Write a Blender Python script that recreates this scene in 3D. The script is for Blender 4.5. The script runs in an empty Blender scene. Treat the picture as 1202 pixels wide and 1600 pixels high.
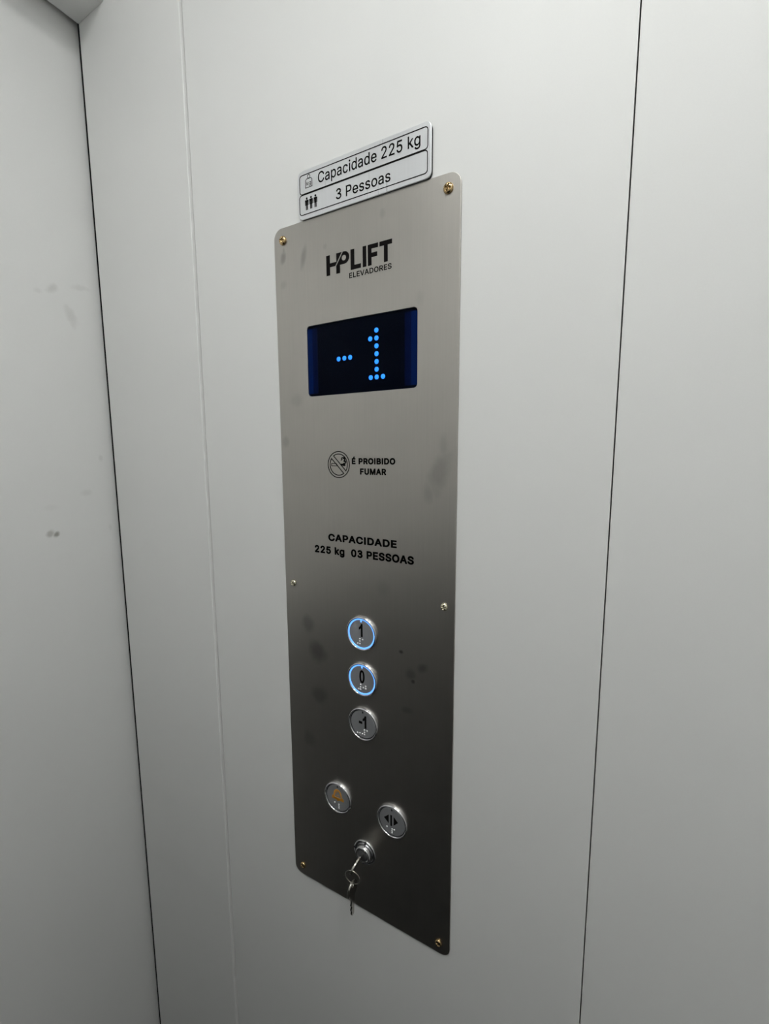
import bpy, bmesh, math, random
from mathutils import Vector, Matrix

random.seed(7)
scene = bpy.context.scene
COL = scene.collection

# ------------------------------------------------------------------ camera
PLATE_Z = 0.95                                   # height of the bottom of the control panel
yaw, pitch, roll = 0.518946, -0.129033, -0.005273
fwd = Vector((-math.sin(yaw)*math.cos(pitch), math.cos(yaw)*math.cos(pitch), math.sin(pitch)))
right = Vector((math.cos(yaw), math.sin(yaw), 0))
up = right.cross(fwd)
r2 = math.cos(roll)*right + math.sin(roll)*up
u2 = -math.sin(roll)*right + math.cos(roll)*up
cam_d = bpy.data.cameras.new('camera')
cam_d.sensor_fit = 'VERTICAL'
cam_d.sensor_height = 24.0
cam_d.lens = 700.44/1600*24.0
cam_d.clip_start = 0.01
cam = bpy.data.objects.new('camera', cam_d)
M = Matrix((r2, u2, -fwd)).transposed().to_4x4()
M.translation = Vector((0.262074, -0.407534, 1.354108 + PLATE_Z - 0.80))
cam.matrix_world = M
COL.objects.link(cam)
scene.camera = cam

# ------------------------------------------------------------------ world, exposure, lamp strength
world = bpy.data.worlds.new('world')
scene.world = world
world.use_nodes = True
world.node_tree.nodes['Background'].inputs[0].default_value = (0.02, 0.02, 0.022, 1)
world.node_tree.nodes['Background'].inputs[1].default_value = 0.3
scene.view_settings.view_transform = 'Standard'
scene.view_settings.look = 'None'
scene.view_settings.gamma = 1.0
scene.view_settings.use_curve_mapping = False
scene.view_settings.exposure = 0.0
LAMP_STRENGTH = 45.0                             # emission of the ceiling light's diffuser
LAMP_POS = ((0.07, -0.52), (0.50, -0.52))        # two lamps in the ceiling
LAMP_HALF = 0.08

# ------------------------------------------------------------------ cabin dimensions (metres)
X_L, X_R = -0.4614, 0.728                        # inner ends of the panelled wall
Y_F = -0.92                                      # wall behind the camera
Z_C = 2.34                                       # ceiling
Z_H = 2.104                                      # underside of the door header
SEAM_1, SEAM_2 = -0.2446, 0.2418

# ================================================================== materials
def new_mat(name):
    m = bpy.data.materials.new(name); m.use_nodes = True
    nt = m.node_tree
    return m, nt, nt.nodes['Principled BSDF']

def plain(name, col, rough=0.5, metal=0.0, spec=0.5, emit=None, es=0.0, noise=0.0, nscale=60.0):
    m, nt, b = new_mat(name)
    b.inputs['Base Color'].default_value = (*col, 1)
    b.inputs['Roughness'].default_value = rough
    b.inputs['Metallic'].default_value = metal
    b.inputs['Specular IOR Level'].default_value = spec
    if emit:
        b.inputs['Emission Color'].default_value = (*emit, 1)
        b.inputs['Emission Strength'].default_value = es
    if noise:
        tc = nt.nodes.new('ShaderNodeTexCoord')
        n = nt.nodes.new('ShaderNodeTexNoise'); n.inputs['Scale'].default_value = nscale; n.inputs['Detail'].default_value = 4
        nt.links.new(tc.outputs['Object'], n.inputs['Vector'])
        mx = nt.nodes.new('ShaderNodeMixRGB')
        mx.inputs[1].default_value = (*[max(0, c*(1-noise)) for c in col], 1)
        mx.inputs[2].default_value = (*[min(1, c*(1+noise)) for c in col], 1)
        nt.links.new(n.outputs['Fac'], mx.inputs[0]); nt.links.new(mx.outputs[0], b.inputs['Base Color'])
    return m

def math_node(nt, op, a, b=None):
    n = nt.nodes.new('ShaderNodeMath'); n.operation = op
    for i, v in enumerate((a, b)):
        if v is None: continue
        if isinstance(v, (int, float)): n.inputs[i].default_value = v
        else: nt.links.new(v, n.inputs[i])
    return n.outputs[0]

def smudge_mask(nt, smudges, ax0, ax1, warp=0.35, wscale=90.0):
    """sum of soft noisy finger marks; each (a, b, ra, rb, angle, strength) in object coordinates"""
    tc = nt.nodes.new('ShaderNodeTexCoord')
    sp = nt.nodes.new('ShaderNodeSeparateXYZ'); nt.links.new(tc.outputs['Object'], sp.inputs[0])
    n = nt.nodes.new('ShaderNodeTexNoise'); n.inputs['Scale'].default_value = wscale; n.inputs['Detail'].default_value = 5
    nt.links.new(tc.outputs['Object'], n.inputs['Vector'])
    A, B = sp.outputs[ax0], sp.outputs[ax1]
    tot = None
    for a, b, ra, rb, ang, st in smudges:
        da = math_node(nt, 'SUBTRACT', A, a); db = math_node(nt, 'SUBTRACT', B, b)
        c, s = math.cos(math.radians(ang)), math.sin(math.radians(ang))
        p = math_node(nt, 'ADD', math_node(nt, 'MULTIPLY', da, c/ra), math_node(nt, 'MULTIPLY', db, s/ra))
        q = math_node(nt, 'ADD', math_node(nt, 'MULTIPLY', da, -s/rb), math_node(nt, 'MULTIPLY', db, c/rb))
        d = math_node(nt, 'SQRT', math_node(nt, 'ADD', math_node(nt, 'MULTIPLY', p, p), math_node(nt, 'MULTIPLY', q, q)))
        d = math_node(nt, 'ADD', d, math_node(nt, 'MULTIPLY', math_node(nt, 'SUBTRACT', n.outputs['Fac'], 0.5), warp*4))
        mr = nt.nodes.new('ShaderNodeMapRange'); mr.interpolation_type = 'SMOOTHSTEP'
        nt.links.new(d, mr.inputs['Value'])
        mr.inputs['From Min'].default_value = 1.15; mr.inputs['From Max'].default_value = 0.25
        mr.inputs['To Min'].default_value = 0; mr.inputs['To Max'].default_value = st
        tot = mr.outputs[0] if tot is None else math_node(nt, 'MAXIMUM', tot, mr.outputs[0])
    return tot

def wall_material(name, col=(0.715, 0.716, 0.705), smudges=None, axes=(0, 2), warp=0.35):
    m, nt, b = new_mat(name)
    tc = nt.nodes.new('ShaderNodeTexCoord')
    n = nt.nodes.new('ShaderNodeTexNoise'); n.inputs['Scale'].default_value = 900; n.inputs['Detail'].default_value = 2
    n2 = nt.nodes.new('ShaderNodeTexNoise'); n2.inputs['Scale'].default_value = 7; n2.inputs['Detail'].default_value = 3
    for k in (n, n2): nt.links.new(tc.outputs['Object'], k.inputs['Vector'])
    f = math_node(nt, 'ADD', math_node(nt, 'MULTIPLY', n.outputs['Fac'], 0.5), math_node(nt, 'MULTIPLY', n2.outputs['Fac'], 0.5))
    mx = nt.nodes.new('ShaderNodeMixRGB')
    mx.inputs[1].default_value = (*[c*0.96 for c in col], 1); mx.inputs[2].default_value = (*[c*1.04 for c in col], 1)
    nt.links.new(f, mx.inputs[0]); out = mx.outputs[0]
    if smudges:
        fac = smudge_mask(nt, smudges, *axes, warp=warp)
        m2 = nt.nodes.new('ShaderNodeMixRGB'); m2.inputs[2].default_value = (0.16, 0.15, 0.12, 1)
        nt.links.new(fac, m2.inputs[0]); nt.links.new(out, m2.inputs[1]); out = m2.outputs[0]
    nt.links.new(out, b.inputs['Base Color'])
    b.inputs['Roughness'].default_value = 0.5
    b.inputs['Specular IOR Level'].default_value = 0.35
    bp = nt.nodes.new('ShaderNodeBump'); bp.inputs['Strength'].default_value = 0.04; bp.inputs['Distance'].default_value = 0.0005
    nt.links.new(n.outputs['Fac'], bp.inputs['Height']); nt.links.new(bp.outputs[0], b.inputs['Normal'])
    return m

def brushed(name, col, rough, smudges=None, metal=1.0, streak=0.05, aniso=0.0):
    m, nt, b = new_mat(name)
    b.inputs['Metallic'].default_value = metal
    if aniso:
        tg = nt.nodes.new('ShaderNodeTangent'); tg.direction_type = 'RADIAL'; tg.axis = 'Z'
        nt.links.new(tg.outputs[0], b.inputs['Tangent'])
        b.inputs['Anisotropic'].default_value = aniso; b.inputs['Anisotropic Rotation'].default_value = 0.25
    tc = nt.nodes.new('ShaderNodeTexCoord')
    mp = nt.nodes.new('ShaderNodeMapping'); mp.inputs['Scale'].default_value = (900, 900, 14)
    nt.links.new(tc.outputs['Object'], mp.inputs['Vector'])
    n = nt.nodes.new('ShaderNodeTexNoise'); n.inputs['Scale'].default_value = 1; n.inputs['Detail'].default_value = 3
    nt.links.new(mp.outputs[0], n.inputs['Vector'])
    n2 = nt.nodes.new('ShaderNodeTexNoise'); n2.inputs['Scale'].default_value = 26; n2.inputs['Detail'].default_value = 5
    nt.links.new(tc.outputs['Object'], n2.inputs['Vector'])
    f = math_node(nt, 'ADD', math_node(nt, 'MULTIPLY', n.outputs['Fac'], 0.6), math_node(nt, 'MULTIPLY', n2.outputs['Fac'], 0.4))
    mx = nt.nodes.new('ShaderNodeMixRGB')
    mx.inputs[1].default_value = (*[c*(1-streak*2) for c in col], 1); mx.inputs[2].default_value = (*[min(1, c*(1+streak*2)) for c in col], 1)
    nt.links.new(f, mx.inputs[0]); out = mx.outputs[0]
    rr = math_node(nt, 'ADD', math_node(nt, 'MULTIPLY', n.outputs['Fac'], 0.12), rough-0.06)
    if smudges:
        fac = smudge_mask(nt, smudges, 0, 2, warp=0.22, wscale=70)
        m2 = nt.nodes.new('ShaderNodeMixRGB'); m2.inputs[2].default_value = (*[c*0.30 for c in col], 1)
        nt.links.new(fac, m2.inputs[0]); nt.links.new(out, m2.inputs[1]); out = m2.outputs[0]
    nt.links.new(out, b.inputs['Base Color']); nt.links.new(rr, b.inputs['Roughness'])
    bp = nt.nodes.new('ShaderNodeBump'); bp.inputs['Strength'].default_value = 0.06; bp.inputs['Distance'].default_value = 0.0003
    nt.links.new(n.outputs['Fac'], bp.inputs['Height']); nt.links.new(bp.outputs[0], b.inputs['Normal'])
    return m

def pane_material():
    m, nt, b = new_mat('smoked_blue_acrylic')
    nt.nodes.remove(b)
    o = nt.nodes['Material Output']
    t = nt.nodes.new('ShaderNodeBsdfTransparent'); t.inputs[0].default_value = (0.62, 0.72, 0.90, 1)
    g = nt.nodes.new('ShaderNodeBsdfGlossy'); g.inputs['Color'].default_value = (0.9, 0.9, 1, 1); g.inputs['Roughness'].default_value = 0.12
    fr = nt.nodes.new('ShaderNodeFresnel'); fr.inputs[0].default_value = 1.10
    mx = nt.nodes.new('ShaderNodeMixShader')
    nt.links.new(fr.outputs[0], mx.inputs[0]); nt.links.new(t.outputs[0], mx.inputs[1]); nt.links.new(g.outputs[0], mx.inputs[2])
    nt.links.new(mx.outputs[0], o.inputs['Surface'])
    return m

WALL = wall_material('pale_grey_laminate')
door_smudges = [(-0.0795, 1.728, 0.006, 0.004, 10, 0.10), (-0.062, 1.736, 0.010, 0.006, 35, 0.20),
                (-0.040, 1.703, 0.008, 0.018, 25, 0.17), (-0.025, 1.748, 0.016, 0.005, 10, 0.12),
                (-0.094, 1.392, 0.0065, 0.0065, 0, 0.45), (-0.087, 1.390, 0.006, 0.004, 40, 0.72),
                (-0.040, 1.448, 0.010, 0.006, 0, 0.11), (-0.016, 1.500, 0.004, 0.007, 0, 0.14),
                (-0.010, 1.39, 0.003, 0.006, 0, 0.10), (-0.09, 1.43, 0.014, 0.005, 0, 0.05)]
DOORM = wall_material('pale_grey_door_skin', smudges=door_smudges, axes=(1, 2), warp=0.3)
DARKWALL = plain('added_dark_cladding', (0.035, 0.035, 0.036), 0.55, noise=0.15, nscale=40)  # for unseen cladding added to darken what the steel plate reflects
GAP = plain('unpainted_dark_steel', (0.05, 0.05, 0.05), 0.6)
FLOORM = plain('black_granite', (0.012, 0.0115, 0.0115), 0.45, noise=0.6, nscale=220)

plate_smudges = [(-0.0765, 0.351, 0.011, 0.013, 0, 0.35), (-0.0632, 0.319, 0.014, 0.016, 20, 0.50), (-0.0625, 0.263, 0.013, 0.015, 0, 0.34),
                 (0.0500, 0.3435, 0.0034, 0.0026, 0, 0.8), (0.0643, 0.3134, 0.0026, 0.0026, 0, 0.7), (0.0613, 0.3215, 0.008, 0.007, 20, 0.35),
                 (0.0752, 0.331, 0.008, 0.006, 30, 0.45), (0.0573, 0.279, 0.009, 0.005, 0, 0.28), (-0.079, 0.201, 0.012, 0.012, 0, 0.25),
                 (-0.0978, 0.770, 0.0045, 0.008, -15, 0.42), (-0.0965, 0.776, 0.002, 0.007, 0, 0.25), (-0.069, 0.765, 0.0045, 0.014, -14, 0.33),
                 (-0.040, 0.770, 0.003, 0.004, 0, 0.15), (-0.098, 0.742, 0.006, 0.006, 0, 0.16),
                 (0.092, 0.535, 0.012, 0.024, -18, 0.30), (0.080, 0.515, 0.007, 0.012, 0, 0.22), (0.096, 0.562, 0.006, 0.012, 0, 0.18),
                 (-0.102, 0.569, 0.006, 0.008, 0, 0.22), (0.029, 0.410, 0.010, 0.010, 0, 0.12), (0.030, 0.785, 0.004, 0.006, 0, 0.15),
                 (0.070, 0.70, 0.006, 0.009, 0, 0.10), (-0.085, 0.615, 0.010, 0.008, 0, 0.14)]
STEEL = brushed('brushed_stainless_steel', (0.468, 0.448, 0.418), 0.37, plate_smudges)
SIGNSTEEL = brushed('bright_brushed_sign_steel', (0.79, 0.80, 0.82), 0.30, metal=0.65, streak=0.03)
CHROME = plain('polished_chrome', (0.72, 0.72, 0.74), 0.16, 1.0)
SATIN = brushed('satin_button_steel', (0.47, 0.48, 0.50), 0.42, metal=0.7, streak=0.04)
NICKEL = plain('nickel_plated_key', (0.50, 0.48, 0.44), 0.2, 1.0, noise=0.1, nscale=300)
BRASS = plain('yellow_zinc_screw', (0.52, 0.37, 0.19), 0.15, 1.0, noise=0.12, nscale=400)
PALEZINC = plain('pale_zinc_screw', (0.66, 0.62, 0.48), 0.25, 1.0, noise=0.12, nscale=400)
INK = plain('black_print', (0.006, 0.005, 0.005), 0.7, spec=0.06)
BLACK = plain('black_plastic', (0.010, 0.010, 0.012), 0.5, spec=0.3)
MATRIX = plain('matt_black_matrix', (0.0065, 0.006, 0.0065), 0.9, spec=0.02)
BLACKFOAM = plain('black_foam_tape', (0.012, 0.012, 0.014), 0.8)
BRAILLE = plain('bright_braille_dots', (0.85, 0.85, 0.86), 0.3, 0.3)
GROOVE = plain('dark_button_groove', (0.03, 0.03, 0.035), 0.4)
ORANGE = plain('orange_print', (0.60, 0.27, 0.03), 0.5)
EDGELIGHT = plain('painted_edge_light', (0.010, 0.034, 0.100), 0.6, spec=0.05)  # light leaking in at the display edge, put into the colour
EDGELIGHTDIM = plain('painted_edge_light_dim', (0.008, 0.014, 0.042), 0.6, spec=0.05)  # inner step of the same edge light, painted darker
PANE = pane_material()
LED = plain('blue_led', (0.1, 0.3, 0.8), 0.4, emit=(0.045, 0.36, 1.0), es=1.9)
GLOW = plain('blue_light_guide', (0.2, 0.4, 0.9), 0.4, emit=(0.085, 0.33, 1.0), es=1.6)
LAMP = plain('white_lamp_diffuser', (0.9, 0.9, 0.9), 0.5, emit=(0.985, 1.0, 0.985), es=LAMP_STRENGTH)
LAMPFRAME = plain('white_lamp_frame', (0.8, 0.8, 0.8), 0.4)

# ================================================================== helpers
def link(name, me, mat, parent=None, loc=(0, 0, 0)):
    o = bpy.data.objects.new(name, me); COL.objects.link(o)
    if mat and not me.materials: me.materials.append(mat)
    o.location = loc
    if parent: o.parent = parent
    return o

def empty(name, loc, label, cat, group=None):
    o = bpy.data.objects.new(name, None); COL.objects.link(o)
    o.location = loc; o.empty_display_size = 0.02
    o['label'] = label; o['category'] = cat
    if group: o['group'] = group
    return o

def struct(o, label, cat=None):
    o['kind'] = 'structure'; o['label'] = label
    if cat: o['category'] = cat
    return o

def box_me(x0, x1, y0, y1, z0, z1, bevel=0.0, seg=2):
    bm = bmesh.new()
    bmesh.ops.create_cube(bm, size=1)
    bmesh.ops.scale(bm, vec=(x1-x0, y1-y0, z1-z0), verts=bm.verts)
    bmesh.ops.translate(bm, vec=((x0+x1)/2, (y0+y1)/2, (z0+z1)/2), verts=bm.verts)
    if bevel: bmesh.ops.bevel(bm, geom=bm.edges[:], offset=bevel, segments=seg, affect='EDGES', profile=0.5)
    me = bpy.data.meshes.new('box'); bm.to_mesh(me); bm.free()
    return me

def rrect(x0, x1, z0, z1, r, n=8):
    pts = []
    for cx, cz, a0 in ((x1-r, z1-r, 0), (x0+r, z1-r, 90), (x0+r, z0+r, 180), (x1-r, z0+r, 270)):
        for k in range(n+1):
            a = math.radians(a0 + 90*k/n); pts.append((cx+r*math.cos(a), cz+r*math.sin(a)))
    return pts

def circle(cx, cz, r, n=32, a0=0, a1=360):
    m = n if abs(a1-a0) == 360 else n+1
    return [(cx+r*math.cos(math.radians(a0+(a1-a0)*k/n)), cz+r*math.sin(math.radians(a0+(a1-a0)*k/n))) for k in range(m)]

def curve_to_mesh(cd, y_base, thick):
    """evaluate a 2D curve and stand it on the wall: curve x,y -> x,z and the extrusion -> -y (out of the wall)"""
    o = bpy.data.objects.new('tmp', cd); COL.objects.link(o)
    dg = bpy.context.evaluated_depsgraph_get(); dg.update()
    me = bpy.data.meshes.new_from_object(o.evaluated_get(dg))
    bpy.data.objects.remove(o); bpy.data.curves.remove(cd)
    for v in me.vertices:
        x, y, z = v.co
        v.co = (x, y_base - thick/2 - z, y)
    me.materials.clear()
    bm = bmesh.new(); bm.from_mesh(me)
    bmesh.ops.remove_doubles(bm, verts=bm.verts, dist=1e-7)
    bmesh.ops.recalc_face_normals(bm, faces=bm.faces)
    bm.to_mesh(me); bm.free()
    return me

S = 100.0     # curves are drawn in a larger unit to keep the fill precise
def slab(loops, y_base, thick, bevel=0.0, bres=2):
    """a flat plate cut out of the given outlines (inner loops are holes), y_base at the wall side"""
    cd = bpy.data.curves.new('c', 'CURVE'); cd.dimensions = '2D'; cd.fill_mode = 'BOTH'
    cd.extrude = (thick/2-bevel)*S; cd.bevel_depth = bevel*S; cd.bevel_resolution = bres; cd.offset = -bevel*S
    for lp in loops:
        sp = cd.splines.new('POLY'); sp.points.add(len(lp)-1); sp.use_cyclic_u = True
        for p, (x, z) in zip(sp.points, lp): p.co = (x*S, z*S, 0, 1)
    me = curve_to_mesh(cd, 0, 0)
    for v in me.vertices: v.co = (v.co.x/S, v.co.y/S + y_base - thick/2, v.co.z/S)
    return me

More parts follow.
